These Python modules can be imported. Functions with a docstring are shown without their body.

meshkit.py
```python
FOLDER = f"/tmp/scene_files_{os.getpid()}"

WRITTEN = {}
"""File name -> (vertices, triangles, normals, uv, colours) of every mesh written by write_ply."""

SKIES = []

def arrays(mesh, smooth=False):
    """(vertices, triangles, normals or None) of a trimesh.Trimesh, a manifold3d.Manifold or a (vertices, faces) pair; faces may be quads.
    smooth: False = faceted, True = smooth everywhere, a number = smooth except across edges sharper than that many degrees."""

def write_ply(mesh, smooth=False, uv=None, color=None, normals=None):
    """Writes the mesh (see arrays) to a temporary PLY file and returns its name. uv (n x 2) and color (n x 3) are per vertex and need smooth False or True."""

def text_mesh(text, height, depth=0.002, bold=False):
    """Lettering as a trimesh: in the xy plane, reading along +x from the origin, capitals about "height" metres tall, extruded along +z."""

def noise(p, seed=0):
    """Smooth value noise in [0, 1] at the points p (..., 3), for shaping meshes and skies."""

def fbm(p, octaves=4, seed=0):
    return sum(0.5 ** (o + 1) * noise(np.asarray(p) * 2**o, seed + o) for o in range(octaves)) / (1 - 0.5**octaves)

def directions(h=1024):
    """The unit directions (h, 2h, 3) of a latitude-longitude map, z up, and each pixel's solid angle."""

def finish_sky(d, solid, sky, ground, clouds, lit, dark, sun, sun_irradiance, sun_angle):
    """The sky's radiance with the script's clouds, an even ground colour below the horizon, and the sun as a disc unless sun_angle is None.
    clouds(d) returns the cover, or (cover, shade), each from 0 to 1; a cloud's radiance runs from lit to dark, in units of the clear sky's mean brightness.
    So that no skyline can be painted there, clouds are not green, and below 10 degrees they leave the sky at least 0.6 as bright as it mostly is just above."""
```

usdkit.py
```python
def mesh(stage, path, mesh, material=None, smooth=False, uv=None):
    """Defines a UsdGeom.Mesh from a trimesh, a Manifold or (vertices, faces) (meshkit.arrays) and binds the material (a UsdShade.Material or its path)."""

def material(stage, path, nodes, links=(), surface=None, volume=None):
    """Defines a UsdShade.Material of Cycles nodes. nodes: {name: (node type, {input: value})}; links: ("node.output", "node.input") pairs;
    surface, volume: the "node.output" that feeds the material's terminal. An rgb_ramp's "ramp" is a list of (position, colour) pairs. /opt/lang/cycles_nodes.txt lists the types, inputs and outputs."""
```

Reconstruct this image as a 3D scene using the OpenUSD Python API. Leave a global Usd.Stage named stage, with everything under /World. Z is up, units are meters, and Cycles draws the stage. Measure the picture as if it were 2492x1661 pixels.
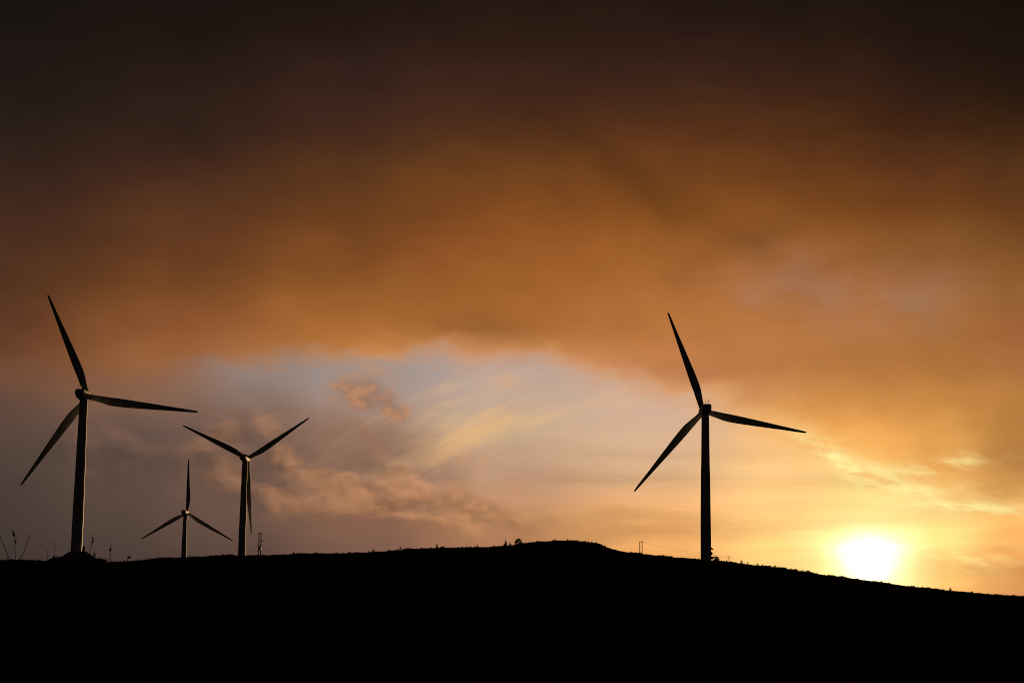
import math, random
import numpy as np
import trimesh
import usdkit
from meshkit import fbm, noise
from pxr import Gf, Sdf, Usd, UsdGeom, UsdLux, UsdShade, Vt

stage = Usd.Stage.CreateInMemory()
UsdGeom.SetStageUpAxis(stage, UsdGeom.Tokens.z)
UsdGeom.SetStageMetersPerUnit(stage, 1.0)
WORLD = UsdGeom.Xform.Define(stage, '/World')
stage.SetDefaultPrim(WORLD.GetPrim())
UsdGeom.Scope.Define(stage, '/World/Looks')
rng = np.random.default_rng(7)
random.seed(7)

# ------------------------------------------------------------------ camera
FPX = 4300.0                      # focal length in pixels of a 2492 px wide picture
PITCH = math.atan(0.1536)
ROLL = 0.012
EYE = np.array([0.0, 0.0, 1.7])
_f = np.array([0, math.cos(PITCH), math.sin(PITCH)])
_r0 = np.array([1.0, 0, 0])
_u0 = np.array([0, -math.sin(PITCH), math.cos(PITCH)])
_r = _r0 * math.cos(ROLL) + _u0 * math.sin(ROLL)
_u = _u0 * math.cos(ROLL) - _r0 * math.sin(ROLL)
cam = UsdGeom.Camera.Define(stage, '/World/camera')
M = Gf.Matrix4d(1.0)
M.SetRow(0, Gf.Vec4d(*_r, 0)); M.SetRow(1, Gf.Vec4d(*_u, 0)); M.SetRow(2, Gf.Vec4d(*(-_f), 0)); M.SetRow(3, Gf.Vec4d(*EYE, 1))
cam.AddTransformOp().Set(M)
cam.CreateHorizontalApertureAttr(36.0)
cam.CreateVerticalApertureAttr(24.0)
cam.CreateFocalLengthAttr(36.0 * FPX / 2492)
cam.CreateClippingRangeAttr(Gf.Vec2f(0.1, 100000))
cam.CreateExposureAttr(0.0)


def ray(x, y):
    """direction with horizontal length 1 through a point of the photograph (2492 x 1661)"""
    d = _f + _r * (x - 1246) / FPX + _u * (830.5 - y) / FPX
    return d / math.hypot(d[0], d[1])


def azel(x, y):
    d = ray(x, y)
    return math.degrees(math.atan2(d[0], d[1])), math.degrees(math.atan(d[2]))


# ------------------------------------------------------------------ sun and sky
SUN_AZ, SUN_EL = 11.5, 0.95
SKY_STRENGTH = 0.1
sun = UsdLux.DistantLight.Define(stage, '/World/sun')
sun.CreateIntensityAttr(0.75)
sun.CreateAngleAttr(0.53)
sun.CreateNormalizeAttr(True)
sun.CreateColorAttr(Gf.Vec3f(1.0, 0.60, 0.27))
_a, _e = math.radians(SUN_AZ), math.radians(SUN_EL)
sdir = np.array([math.sin(_a) * math.cos(_e), math.cos(_a) * math.cos(_e), math.sin(_e)])
zz = sdir; xx = np.cross([0, 0, 1.0], zz); xx /= np.linalg.norm(xx); yy = np.cross(zz, xx)
M = Gf.Matrix4d(1.0)
M.SetRow(0, Gf.Vec4d(*xx, 0)); M.SetRow(1, Gf.Vec4d(*yy, 0)); M.SetRow(2, Gf.Vec4d(*zz, 0))
sun.AddTransformOp().Set(M)


class Graph:
    """small helper that writes arithmetic as Cycles nodes"""
    def __init__(self):
        self.nodes, self.links, self.k = {}, [], 0

    def add(self, kind, out, fixed=None, **inputs):
        self.k += 1
        name = f'n{self.k:03d}'
        vals = dict(fixed or {})
        for key, v in inputs.items():
            if isinstance(v, str):
                self.links.append((v, f'{name}.{key}'))
            else:
                vals[key] = v
        self.nodes[name] = (kind, vals)
        return f'{name}.{out}'

    def m(self, op, a, b=0.0, c=0.0, clamp=False):
        return self.add('math', 'value', {'math_type': op, 'use_clamp': clamp}, value1=a, value2=b, value3=c)

    def plus(self, *t):
        r = t[0]
        for x in t[1:]:
            r = self.m('add', r, x)
        return r

    def mul(self, *t):
        r = t[0]
        for x in t[1:]:
            r = self.m('multiply', r, x)
        return r

    def sub(self, a, b): return self.m('subtract', a, b)

    def smooth(self, lo, hi, x):
        """smoothstep; lo > hi runs downward"""
        if lo < hi:
            return self.add('map_range', 'result', {'range_type': 'smoothstep', 'clamp': True}, value=x, from_min=float(lo), from_max=float(hi), to_min=0.0, to_max=1.0)
        return self.add('map_range', 'result', {'range_type': 'smoothstep', 'clamp': True}, value=x, from_min=float(hi), from_max=float(lo), to_min=1.0, to_max=0.0)

    def gauss(self, x, c, s):
        d = self.m('divide', self.sub(x, c), s)
        return self.m('exponent', self.mul(self.mul(d, d), -0.5))

    def blob(self, A, E, x, y, sx, sy, rot=0.0):
        """gaussian patch of the sky; place and half widths given in photo pixels, made angles here"""
        a0, e0 = azel(x, y)
        c, s = math.cos(math.radians(rot)), math.sin(math.radians(rot))
        k = math.degrees(1 / FPX)
        dA, dE = self.sub(A, a0), self.sub(E, e0)
        p = self.m('divide', self.plus(self.mul(dA, c), self.mul(dE, s)), sx * k)
        q = self.m('divide', self.sub(self.mul(dE, c), self.mul(dA, s)), sy * k)
        return self.m('exponent', self.mul(self.plus(self.mul(p, p), self.mul(q, q)), -0.5))

    def noise(self, x, y, w, scale=1.0, detail=4.0, rough=0.5, dist=0.0):
        v = self.add('combine_xyz', 'vector', x=x, y=y, z=float(w))
        return self.add('noise_texture', 'fac', {'scale': scale, 'detail': detail, 'roughness': rough, 'distortion': dist}, vector=v)

    def mix(self, fac, a, b, kind='mix'):
        return self.add('mix', 'color', {'mix_type': kind}, fac=fac, color1=a, color2=b)

    def scale(self, col, f):
        g = self.add('combine_xyz', 'vector', x=f, y=f, z=f)
        return self.add('mix', 'color', {'mix_type': 'multiply', 'fac': 1.0}, color1=col, color2=g)


def lin(h):
    h = h.lstrip('#')
    c = np.array([int(h[i:i + 2], 16) for i in (0, 2, 4)]) / 255.0
    return np.where(c <= 0.04045, c / 12.92, ((c + 0.055) / 1.055) ** 2.4)


def skycol(h, f=1.0):
    return tuple(lin(h) * f / SKY_STRENGTH)


E_LO, E_HI = -3.0, 27.0


def column(x, stops, tail=()):
    """(azimuth, ramp) of one column of cloud colours: stops are (photo y, colour)"""
    from scipy.interpolate import PchipInterpolator
    pts = sorted([(azel(x, y)[1], lin(h)) for y, h in stops] + [(e, lin(h)) for e, h in tail])
    e = np.array([p[0] for p in pts]); c = np.array([p[1] for p in pts])
    t = np.clip(np.linspace(E_LO, E_HI, 128), e[0], e[-1])
    v = np.maximum(PchipInterpolator(e, c)(t), 0) / SKY_STRENGTH
    return azel(x, 900)[0], [(float(p), tuple(q)) for p, q in zip(np.linspace(0, 1, 128), v)]


def field(g, A, E, columns, tail=()):
    fac = g.add('map_range', 'result', {'range_type': 'linear', 'clamp': True}, value=E, from_min=E_LO, from_max=E_HI, to_min=0.0, to_max=1.0)
    col = prev = None
    for x, stops in columns:
        a, ramp = column(x, stops, tail)
        here = g.add('rgb_ramp', 'color', {'ramp': ramp}, fac=fac)
        col = here if col is None else g.mix(g.smooth(prev, a, A), col, here)
        prev = a
    return col


def curve(g, A, pts):
    """elevation in degrees as a function of azimuth through points of the photograph"""
    q = sorted(azel(*p) for p in pts)
    a = np.array([p[0] for p in q]); e = np.array([p[1] for p in q])
    from scipy.interpolate import PchipInterpolator
    t = np.linspace(-20, 20, 200)
    v = PchipInterpolator(a, e)(np.clip(t, a[0], a[-1]))
    fac = g.add('map_range', 'result', {'range_type': 'linear', 'clamp': True}, value=A, from_min=-20.0, from_max=20.0, to_min=0.0, to_max=1.0)
    r = g.add('rgb_ramp', 'color', {'ramp': [(float(p), (float(q),) * 3) for p, q in zip(np.linspace(0, 1, 200), v / 20)]}, fac=fac)
    return g.mul(g.add('separate_color', 'r', color=r), 20.0)


DECK = [
    (0, [(0, '#191310'), (200, '#231a15'), (300, '#2a1e17'), (400, '#35231b'), (500, '#43291d'), (600, '#4d2e1f'), (700, '#553420'), (800, '#633c27'), (900, '#704a36'), (1000, '#5f473c')]),
    (420, [(0, '#1c1410'), (200, '#2a1c15'), (300, '#33221a'), (400, '#45291d'), (500, '#56331f'), (600, '#653c22'), (700, '#764725'), (800, '#8c5530'), (860, '#96603a'), (920, '#8c6248')]),
    (840, [(0, '#20150f'), (200, '#35211a'), (300, '#44281c'), (400, '#56331c'), (500, '#673d1f'), (600, '#7b4823'), (700, '#915929'), (780, '#a76833'), (840, '#bb7a42'), (880, '#c98a55')]),
    (1250, [(0, '#241811'), (200, '#3e251a'), (300, '#522f1b'), (400, '#6d401e'), (500, '#854d21'), (600, '#955727'), (700, '#9e602c'), (780, '#ab6b36'), (830, '#c0804a'), (880, '#d4966a')]),
    (1650, [(0, '#241711'), (200, '#40261a'), (300, '#57311a'), (400, '#6d3f1e'), (500, '#814c20'), (600, '#9d5f2b'), (700, '#ad6c36'), (780, '#ba763f'), (850, '#bf7b48'), (900, '#bd7b4b'), (960, '#d19362')]),
    (2050, [(0, '#20150f'), (200, '#3a2216'), (300, '#4c2b17'), (400, '#63381b'), (500, '#7c491f'), (600, '#925a2d'), (700, '#a4693a'), (800, '#b5743d'), (900, '#b97a42'), (960, '#cc8a49'), (1010, '#e59f54'), (1060, '#f5ad5a'), (1130, '#fdba64')]),
    (2270, [(0, '#1d130e'), (200, '#2f1c13'), (300, '#412414'), (400, '#57311a'), (500, '#6f401d'), (600, '#86552a'), (700, '#986339'), (800, '#a56c3a'), (900, '#b0743c'), (960, '#c48544'), (1060, '#e2a053'), (1130, '#eeac5e'), (1200, '#f0ad60')]),
    (2492, [(0, '#1a110d'), (200, '#27180f'), (300, '#3c2412'), (400, '#543119'), (500, '#6c401e'), (600, '#7e4e26'), (700, '#925f2f'), (800, '#9b6135'), (900, '#a86c3d'), (1000, '#bb7f40'), (1100, '#b47d42'), (1170, '#c48a4a'), (1240, '#d29550')]),
]
CLEAR = [
    (0, [(850, '#6d4c3a'), (1000, '#5c453c'), (1100, '#4d3f3a'), (1200, '#463a37'), (1300, '#403735'), (1360, '#3c3433')]),
    (300, [(850, '#8a5a40'), (950, '#7a594a'), (1000, '#68524a'), (1100, '#5c4a43'), (1200, '#564640'), (1300, '#4b3f3b'), (1366, '#443a37')]),
    (600, [(860, '#977c6c'), (900, '#928079'), (950, '#8c7870'), (1000, '#7f6458'), (1100, '#70574c'), (1200, '#6b5349'), (1300, '#5e4b44'), (1350, '#574640')]),
    (900, [(860, '#9a8f8c'), (900, '#9c918d'), (950, '#a59088'), (1000, '#a2887c'), (1050, '#93705f'), (1150, '#8a6858'), (1250, '#86614f'), (1330, '#7a5a4e')]),
    (1250, [(870, '#b09f9a'), (950, '#baa498'), (1050, '#c4a88e'), (1150, '#b9937a'), (1200, '#c19070'), (1260, '#b5855f'), (1310, '#b07e5c')]),
    (1600, [(950, '#d3ac92'), (1000, '#d2b098'), (1100, '#d6b08e'), (1200, '#daa877'), (1250, '#eeb173'), (1300, '#e5a768'), (1350, '#e8a765')]),
    (1900, [(1000, '#f0b678'), (1080, '#f6c07e'), (1150, '#fbcb88'), (1200, '#fdc884'), (1250, '#fdcb83'), (1300, '#fcca7c'), (1370, '#fdd07f')]),
    (2130, [(1100, '#fdcb80'), (1150, '#fdd587'), (1200, '#fdde8c'), (1250, '#fde493'), (1300, '#fee898'), (1400, '#fee493')]),
    (2300, [(1200, '#fdd88a'), (1230, '#fdd98a'), (1300, '#fdd681'), (1350, '#fdcb78'), (1400, '#fcc06d'), (1430, '#f3b566')]),
    (2492, [(1200, '#fbbb6c'), (1260, '#fbbb6c'), (1350, '#eaa35c'), (1400, '#d79457'), (1440, '#cf9159')]),
]
EDGE = [(-200, 1010), (0, 970), (200, 935), (400, 905), (600, 888), (760, 880), (840, 884), (930, 892), (1050, 872), (1180, 876), (1280, 886), (1360, 900), (1450, 925), (1560, 940), (1640, 965), (1720, 985),
        (1800, 1015), (1900, 1060), (2000, 1100), (2100, 1135), (2200, 1180), (2300, 1215), (2400, 1232), (2492, 1240), (2700, 1260)]

g = Graph()
tc = g.add('texture_coordinate', 'generated')
DX, DY, DZ = (g.add('separate_xyz', k, vector=tc) for k in 'xyz')
A0 = g.m('degrees', g.m('arctan2', DX, DY))
E0 = g.m('degrees', g.m('arcsine', g.m('minimum', g.m('maximum', DZ, -1.0), 1.0)))
# soft wandering of the coordinates keeps every border of the cloud cover uneven
wa = g.sub(g.noise(A0, E0, 3.1, 0.22, 4.0, 0.55), 0.5)
we = g.sub(g.noise(A0, g.mul(E0, 1.6), 8.7, 0.30, 4.0, 0.55), 0.5)
A = g.plus(A0, g.mul(wa, 2.4))
E = g.plus(E0, g.mul(we, 1.5))

# high thin sky between the clouds
clear = field(g, A, E, CLEAR)
skytex = g.add('sky_texture', 'color', {'sky_type': 'single_scattering', 'sun_disc': False, 'sun_elevation': math.radians(SUN_EL), 'sun_rotation': math.radians(SUN_AZ), 'aerosol_density': 2.0, 'altitude': 200.0})
col = g.mix(0.035, clear, skytex)

# cirrus: fibres climbing to the right
slope = g.plus(g.mul(A0, 0.32), g.mul(g.mul(A0, A0), -0.018))
cu = g.sub(g.plus(E0, g.mul(we, 0.5)), slope)
fib = g.noise(g.mul(A, 0.30), g.mul(cu, 1.15), 24.5, 1.0, 5.0, 0.56)
fib = g.smooth(0.36, 0.76, fib)
zone = g.plus(g.mul(g.blob(A, E, 1190, 1035, 150, 60, 24), 0.8), g.mul(g.blob(A, E, 1030, 975, 80, 24, 24), 0.75), g.mul(g.blob(A, E, 1440, 975, 250, 70, 10), 0.75), g.mul(g.blob(A, E, 1200, 1000, 200, 80, 20), 0.12), g.mul(g.blob(A, E, 900, 1046, 70, 16, 20), 0.6))
col = g.mix(g.m('multiply', g.mul(fib, zone), 0.72, 0.0, True), col, skycol('#e6bb86'))
col = g.mix(g.mul(g.blob(A, E, 1215, 1035, 90, 24, 24), 0.38), col, skycol('#e6b478'))
col = g.mix(g.mul(g.blob(A, E, 1120, 1075, 70, 16, 27), 0.25), col, skycol('#dca673'))

# low cumulus bank, lit from the right
def emboss(sx, sy, w, detail, rough, da, de, k):
    n0 = g.noise(g.mul(A, sx), g.mul(E, sy), w, 1.0, detail, rough)
    n1 = g.noise(g.mul(g.plus(A, da), sx), g.mul(g.plus(E, de), sy), w, 1.0, detail, rough)
    return n0, g.mul(g.sub(n0, n1), k)
def union(blobs):
    r = None
    for q in blobs:
        w = g.blob(A, E, *q[:5]) if q[5] == 1 else g.mul(g.blob(A, E, *q[:5]), q[5])
        r = w if r is None else g.m('maximum', r, w)
    return r
n0, relief = emboss(0.62, 0.95, 43.0, 4.5, 0.50, 0.20, 0.22, 1.9)
# broad soft bodies of the bank
body = union([(330, 1120, 240, 60, -8, 0.7), (600, 1090, 190, 75, -12, 1), (900, 1185, 260, 58, -8, 1), (1180, 1240, 170, 40, -10, 0.8)])
brow = g.noise(g.mul(A, 0.35), g.mul(E, 0.6), 44.0, 1.0, 4.0, 0.5)
left_dim = g.smooth(-15.0, -3.0, A0)
col = g.scale(col, g.sub(1.0, g.mul(g.mul(body, g.smooth(0.45, 0.70, brow)), g.plus(0.14, g.mul(left_dim, 0.08)))))
# heads and tufts that catch the light
heads = union([(215, 1088, 45, 38, 20, 0.8), (312, 1058, 40, 26, -10, 1), (335, 1095, 60, 40, -20, 0.55), (520, 1050, 45, 26, -20, 0.9), (640, 1030, 34, 22, -20, 0.85), (470, 1085, 34, 24, 20, 0.75), (700, 1120, 45, 30, -35, 0.85), (540, 1165, 75, 38, -15, 0.85),
               (700, 1205, 70, 30, -10, 0.9), (775, 1160, 60, 26, -25, 1), (850, 1180, 80, 32, -15, 0.9), (985, 1175, 75, 42, -25, 1), (920, 1235, 120, 26, -8, 0.8), (1110, 1215, 70, 32, -25, 1), (1200, 1245, 80, 24, -15, 0.8), (1080, 1265, 120, 20, -6, 0.6)])
hm = g.smooth(0.18, 1.0, g.plus(heads, g.mul(g.sub(n0, 0.5), 1.9)))
hm = g.mul(hm, g.m('minimum', g.mul(heads, 2.2), 1.0))
litcol = g.mix(left_dim, skycol('#7d5a48'), skycol('#c48a5e'))
col = g.mix(g.mul(hm, g.plus(0.34, g.mul(left_dim, 0.16))), col, litcol)
col = g.scale(col, g.m('maximum', g.plus(1.0, g.mul(g.mul(relief, g.m('minimum', g.plus(heads, g.mul(body, 0.25)), 1.0)), g.plus(0.55, g.mul(left_dim, 0.3)))), 0.5))
# small orange cloud in the gap
pn = g.noise(g.mul(A, 1.9), g.mul(E, 2.2), 51.0, 1.0, 5.0, 0.62)
pz = g.m('maximum', g.blob(A, E, 885, 965, 60, 38, -20), g.mul(g.blob(A, E, 945, 985, 55, 24, -25), 0.9))
pm = g.mul(g.smooth(0.20, 0.95, g.plus(pz, g.mul(g.sub(pn, 0.5), 2.2))), g.m('minimum', g.mul(pz, 2.0), 1.0))
col = g.mix(g.mul(pm, 0.68), col, g.mix(g.smooth(0.36, 0.66, pn), skycol('#86604c'), skycol('#c48556')))
pz = union([(1265, 930, 42, 13, -12, 0.8), (1130, 893, 110, 8, -4, 0.65), (1125, 1115, 60, 14, -6, 0.8)])
col = g.mix(g.mul(g.mul(pz, g.smooth(0.35, 0.70, pn)), 0.55), col, skycol('#e0a070'))

# long thin bars of haze low on the right
bar = g.noise(g.mul(A0, 0.10), g.mul(g.plus(E0, g.mul(we, 0.6)), 1.5), 61.0, 1.0, 5.0, 0.55)
barz = g.mul(g.smooth(-1.0, 4.0, A0), g.smooth(6.5, 4.0, E0))
col = g.scale(col, g.plus(1.0, g.mul(g.mul(g.sub(bar, 0.5), barz), 0.9)))

# the cloud deck
deck = field(g, A, E, DECK, tail=[(21.5, '#181210'), (26.0, '#151110')])
edge = curve(g, A0, EDGE)
en = g.sub(g.noise(g.mul(A0, 0.5), g.mul(E0, 1.1), 71.0, 1.0, 6.0, 0.58), 0.5)
above = g.plus(g.sub(E0, edge), g.mul(en, 1.9))
cover = g.m('maximum', g.smooth(-0.48, 0.72, above), g.mul(g.smooth(-2.2, 0.6, above), g.smooth(-8.0, -12.0, A0)))
soft = g.noise(g.mul(A0, 0.13), g.mul(E0, 0.26), 81.0, 1.0, 4.0, 0.52)
soft2 = g.noise(g.plus(g.mul(A0, 0.42), g.mul(E0, 0.12)), g.mul(E0, 0.75), 86.0, 1.0, 5.0, 0.5)
deck = g.scale(deck, g.plus(1.0, g.mul(g.sub(soft, 0.5), 0.36), g.mul(g.sub(soft2, 0.5), 0.30)))
dark = g.plus(g.mul(g.blob(A, E, 1190, 795, 80, 26, -4), 0.22), g.mul(g.blob(A, E, 1600, 470, 230, 38, -32), 0.24), g.mul(g.blob(A, E, 1840, 590, 110, 26, 18), 0.14), g.mul(g.blob(A, E, 1660, 690, 50, 30, 0), 0.08))
deck = g.scale(deck, g.sub(1.0, dark))
mv = g.m('maximum', g.blob(A, E, 1990, 720, 130, 62, -8), g.blob(A, E, 2170, 745, 130, 40, 4))
mv = g.m('maximum', mv, g.mul(g.blob(A, E, 1815, 742, 48, 30, -30), 1.0))
deck = g.mix(g.m('multiply', g.mul(mv, g.smooth(0.30, 0.62, g.noise(g.mul(A, 0.5), g.mul(E, 0.8), 91.0, 1.0, 5.0, 0.6))), 0.38, 0.0, True), deck, skycol('#a98470'))
rim = g.mul(g.gauss(above, 0.25, 0.32), g.smooth(-7.0, -4.0, A0))
deck = g.mix(g.mul(rim, 0.30), deck, g.mix(g.smooth(4.0, 11.0, A0), skycol('#e0a06a'), skycol('#ffd27c')))
col = g.mix(cover, col, deck)

# bright wisps along the border of the deck near the sun
wn = g.noise(g.mul(A0, 0.55), g.mul(g.plus(E0, g.mul(A0, 0.18)), 2.2), 101.0, 1.0, 5.0, 0.6)
wz = g.plus(g.blob(A, E, 2110, 1140, 75, 20, -22), g.blob(A, E, 2235, 1206, 85, 14, -10), g.mul(g.blob(A, E, 2380, 1243, 110, 9, -3), 0.9), g.mul(g.blob(A, E, 2300, 1132, 75, 12, 8), 0.75), g.mul(g.blob(A, E, 2020, 1100, 60, 14, -28), 0.6))
col = g.mix(g.m('multiply', g.mul(wz, g.smooth(0.36, 0.58, wn)), 0.95, 0.0, True), col, skycol('#fff0a0'))
wz = g.plus(g.blob(A, E, 2330, 1345, 110, 20, -4), g.mul(g.blob(A, E, 2390, 1310, 50, 8, 0), 0.6))
col = g.mix(g.m('multiply', g.mul(wz, g.smooth(0.40, 0.62, wn)), 0.6, 0.0, True), col, skycol('#ffe592'))

# glow round the sun
A1, E1 = g.plus(A0, g.mul(wa, 0.5)), g.plus(E0, g.mul(we, 0.5))
dA, dE = g.sub(A1, azel(2122, 1400)[0]), g.sub(E1, azel(2116, 1378)[1])
def glow(sa, se, amp, h, e=None):
    x, y = g.m('divide', dA, sa), g.m('divide', dE if e is None else g.sub(E1, e), se)
    f = g.m('exponent', g.mul(g.plus(g.mul(x, x), g.mul(y, y)), -0.5))
    return g.mix(g.mul(f, amp), (0, 0, 0), skycol(h))
for q in (glow(0.56, 0.38, 1.7, '#fff3d6', azel(2114, 1356)[1]), glow(0.30, 0.45, 0.9, '#fff0cc', azel(2116, 1388)[1]), glow(0.95, 0.70, 0.40, '#ffeab0'), glow(2.0, 1.1, 0.20, '#ffdf90'), glow(0.80, 0.14, 0.6, '#fff2cc', azel(2112, 1334)[1]), glow(1.5, 0.16, 0.16, '#ffe9a8', azel(2112, 1300)[1])):
    col = g.add('mix', 'color', {'mix_type': 'add', 'fac': 1.0}, color1=col, color2=q)

# far from the sunset the overcast goes on into dusk
away = g.smooth(22.0, 60.0, g.m('absolute', g.sub(A0, 4.0)))
dusk = g.mix(g.smooth(0.0, 30.0, E0), skycol('#1a1616'), skycol('#120f0e'))
col = g.mix(away, col, dusk)
bg = g.add('background_shader', 'background', {'strength': SKY_STRENGTH}, color=col)
sky_mat = usdkit.material(stage, '/World/Looks/sky_material', g.nodes, g.links, surface=bg)
dome = UsdLux.DomeLight.Define(stage, '/World/sky')
dome.CreateIntensityAttr(1.0)
UsdShade.MaterialBindingAPI.Apply(dome.GetPrim()).Bind(sky_mat)
dome.GetPrim().SetCustomDataByKey('kind', 'structure')

# ------------------------------------------------------------------ materials
def mat(name, c1, c2, scale, rough=0.8, bump=0.0, detail=5.0, metal=0.0, spec=0.3):
    nodes = {'geo': ('geometry', {}), 'n': ('noise_texture', {'scale': scale, 'detail': detail, 'roughness': 0.6}),
             'r': ('rgb_ramp', {'ramp': [(0.3, c1), (0.7, c2)]}), 'p': ('principled_bsdf', {'roughness': rough, 'metallic': metal, 'specular_ior_level': spec})}
    links = [('geo.position', 'n.vector'), ('n.fac', 'r.fac'), ('r.color', 'p.base_color')]
    if bump:
        nodes['b'] = ('bump', {'strength': 0.6, 'distance': bump}); links += [('n.fac', 'b.height'), ('b.normal', 'p.normal')]
    return usdkit.material(stage, f'/World/Looks/{name}', nodes, links, surface='p.BSDF')

white = mat('weathered_white_paint', (0.46, 0.46, 0.45), (0.58, 0.58, 0.56), 0.35, 0.62, spec=0.2)
blade_paint = mat('blade_paint', (0.38, 0.38, 0.37), (0.46, 0.46, 0.45), 0.5, 0.62, spec=0.2)
steel = mat('galvanised_steel', (0.22, 0.22, 0.22), (0.34, 0.34, 0.34), 6.0, 0.5, metal=0.7)
cabinet_green = mat('cabinet_paint', (0.05, 0.07, 0.05), (0.07, 0.09, 0.06), 3.0, 0.55)
timber = mat('creosoted_timber', (0.035, 0.026, 0.02), (0.07, 0.05, 0.035), 3.0, 0.85, 0.01)
stake_wood = mat('grey_stake_wood', (0.09, 0.075, 0.06), (0.14, 0.12, 0.10), 4.0, 0.9)
wire_metal = mat('dull_wire', (0.10, 0.10, 0.10), (0.15, 0.15, 0.15), 5.0, 0.5, metal=0.6)
ceramic = mat('brown_ceramic', (0.06, 0.03, 0.02), (0.09, 0.045, 0.03), 10.0, 0.25)
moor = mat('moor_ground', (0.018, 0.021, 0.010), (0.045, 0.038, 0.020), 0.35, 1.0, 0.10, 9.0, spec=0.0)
gravel = mat('mound_gravel', (0.10, 0.085, 0.065), (0.20, 0.17, 0.13), 2.5, 1.0, 0.05, 9.0, spec=0.0)
needles = mat('spruce_needles', (0.018, 0.030, 0.012), (0.045, 0.060, 0.022), 1.5, 0.8, spec=0.2)
bark = mat('bark', (0.05, 0.035, 0.025), (0.09, 0.065, 0.045), 5.0, 0.9)
dry_stem = mat('dry_stem', (0.030, 0.020, 0.012), (0.055, 0.036, 0.02), 60.0, 0.95, spec=0.05)
seed = mat('seed_head', (0.03, 0.018, 0.012), (0.05, 0.03, 0.02), 90.0, 0.95, spec=0.05)
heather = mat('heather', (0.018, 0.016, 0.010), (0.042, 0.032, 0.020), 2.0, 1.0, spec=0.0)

# ------------------------------------------------------------------ helpers
used = {}
def path_for(name, parent=None):
    base = (str(parent.GetPath()) if parent else '/World') + '/' + name
    n = used.get(base, 0); used[base] = n + 1
    return base if n == 0 else f'{base}_{n:03d}'

def tag(p, label=None, cat=None, group=None, kind=None):
    for k, v in (('label', label), ('category', cat), ('group', group), ('kind', kind)):
        if v: p.SetCustomDataByKey(k, v)
    return p

def thing(name, loc, label, cat, group=None, rotz=0.0):
    x = UsdGeom.Xform.Define(stage, path_for(name))
    x.AddTranslateOp().Set(Gf.Vec3d(*map(float, loc)))
    if rotz: x.AddRotateZOp().Set(float(rotz))
    return tag(x.GetPrim(), label, cat, group)

def part(name, mesh, material, parent=None, smooth=False):
    if isinstance(mesh, list): mesh = trimesh.util.concatenate(mesh)
    return usdkit.mesh(stage, path_for(name, parent), mesh, material, smooth).GetPrim()

def box(sx, sy, sz, c, bevel=0.0):
    """box with chamfered edges, centred at c"""
    if bevel <= 0:
        m = trimesh.creation.box((sx, sy, sz)); m.apply_translation(c); return m
    p = []
    for a in (-1, 1):
        for b in (-1, 1):
            for d in (-1, 1):
                h = np.array([sx, sy, sz]) / 2 * [a, b, d]
                for k in range(3):
                    q = h - np.array([a, b, d]) * bevel; q[k] = h[k]; p.append(q)
    m = trimesh.convex.convex_hull(np.array(p)); m.apply_translation(c); return m

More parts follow.
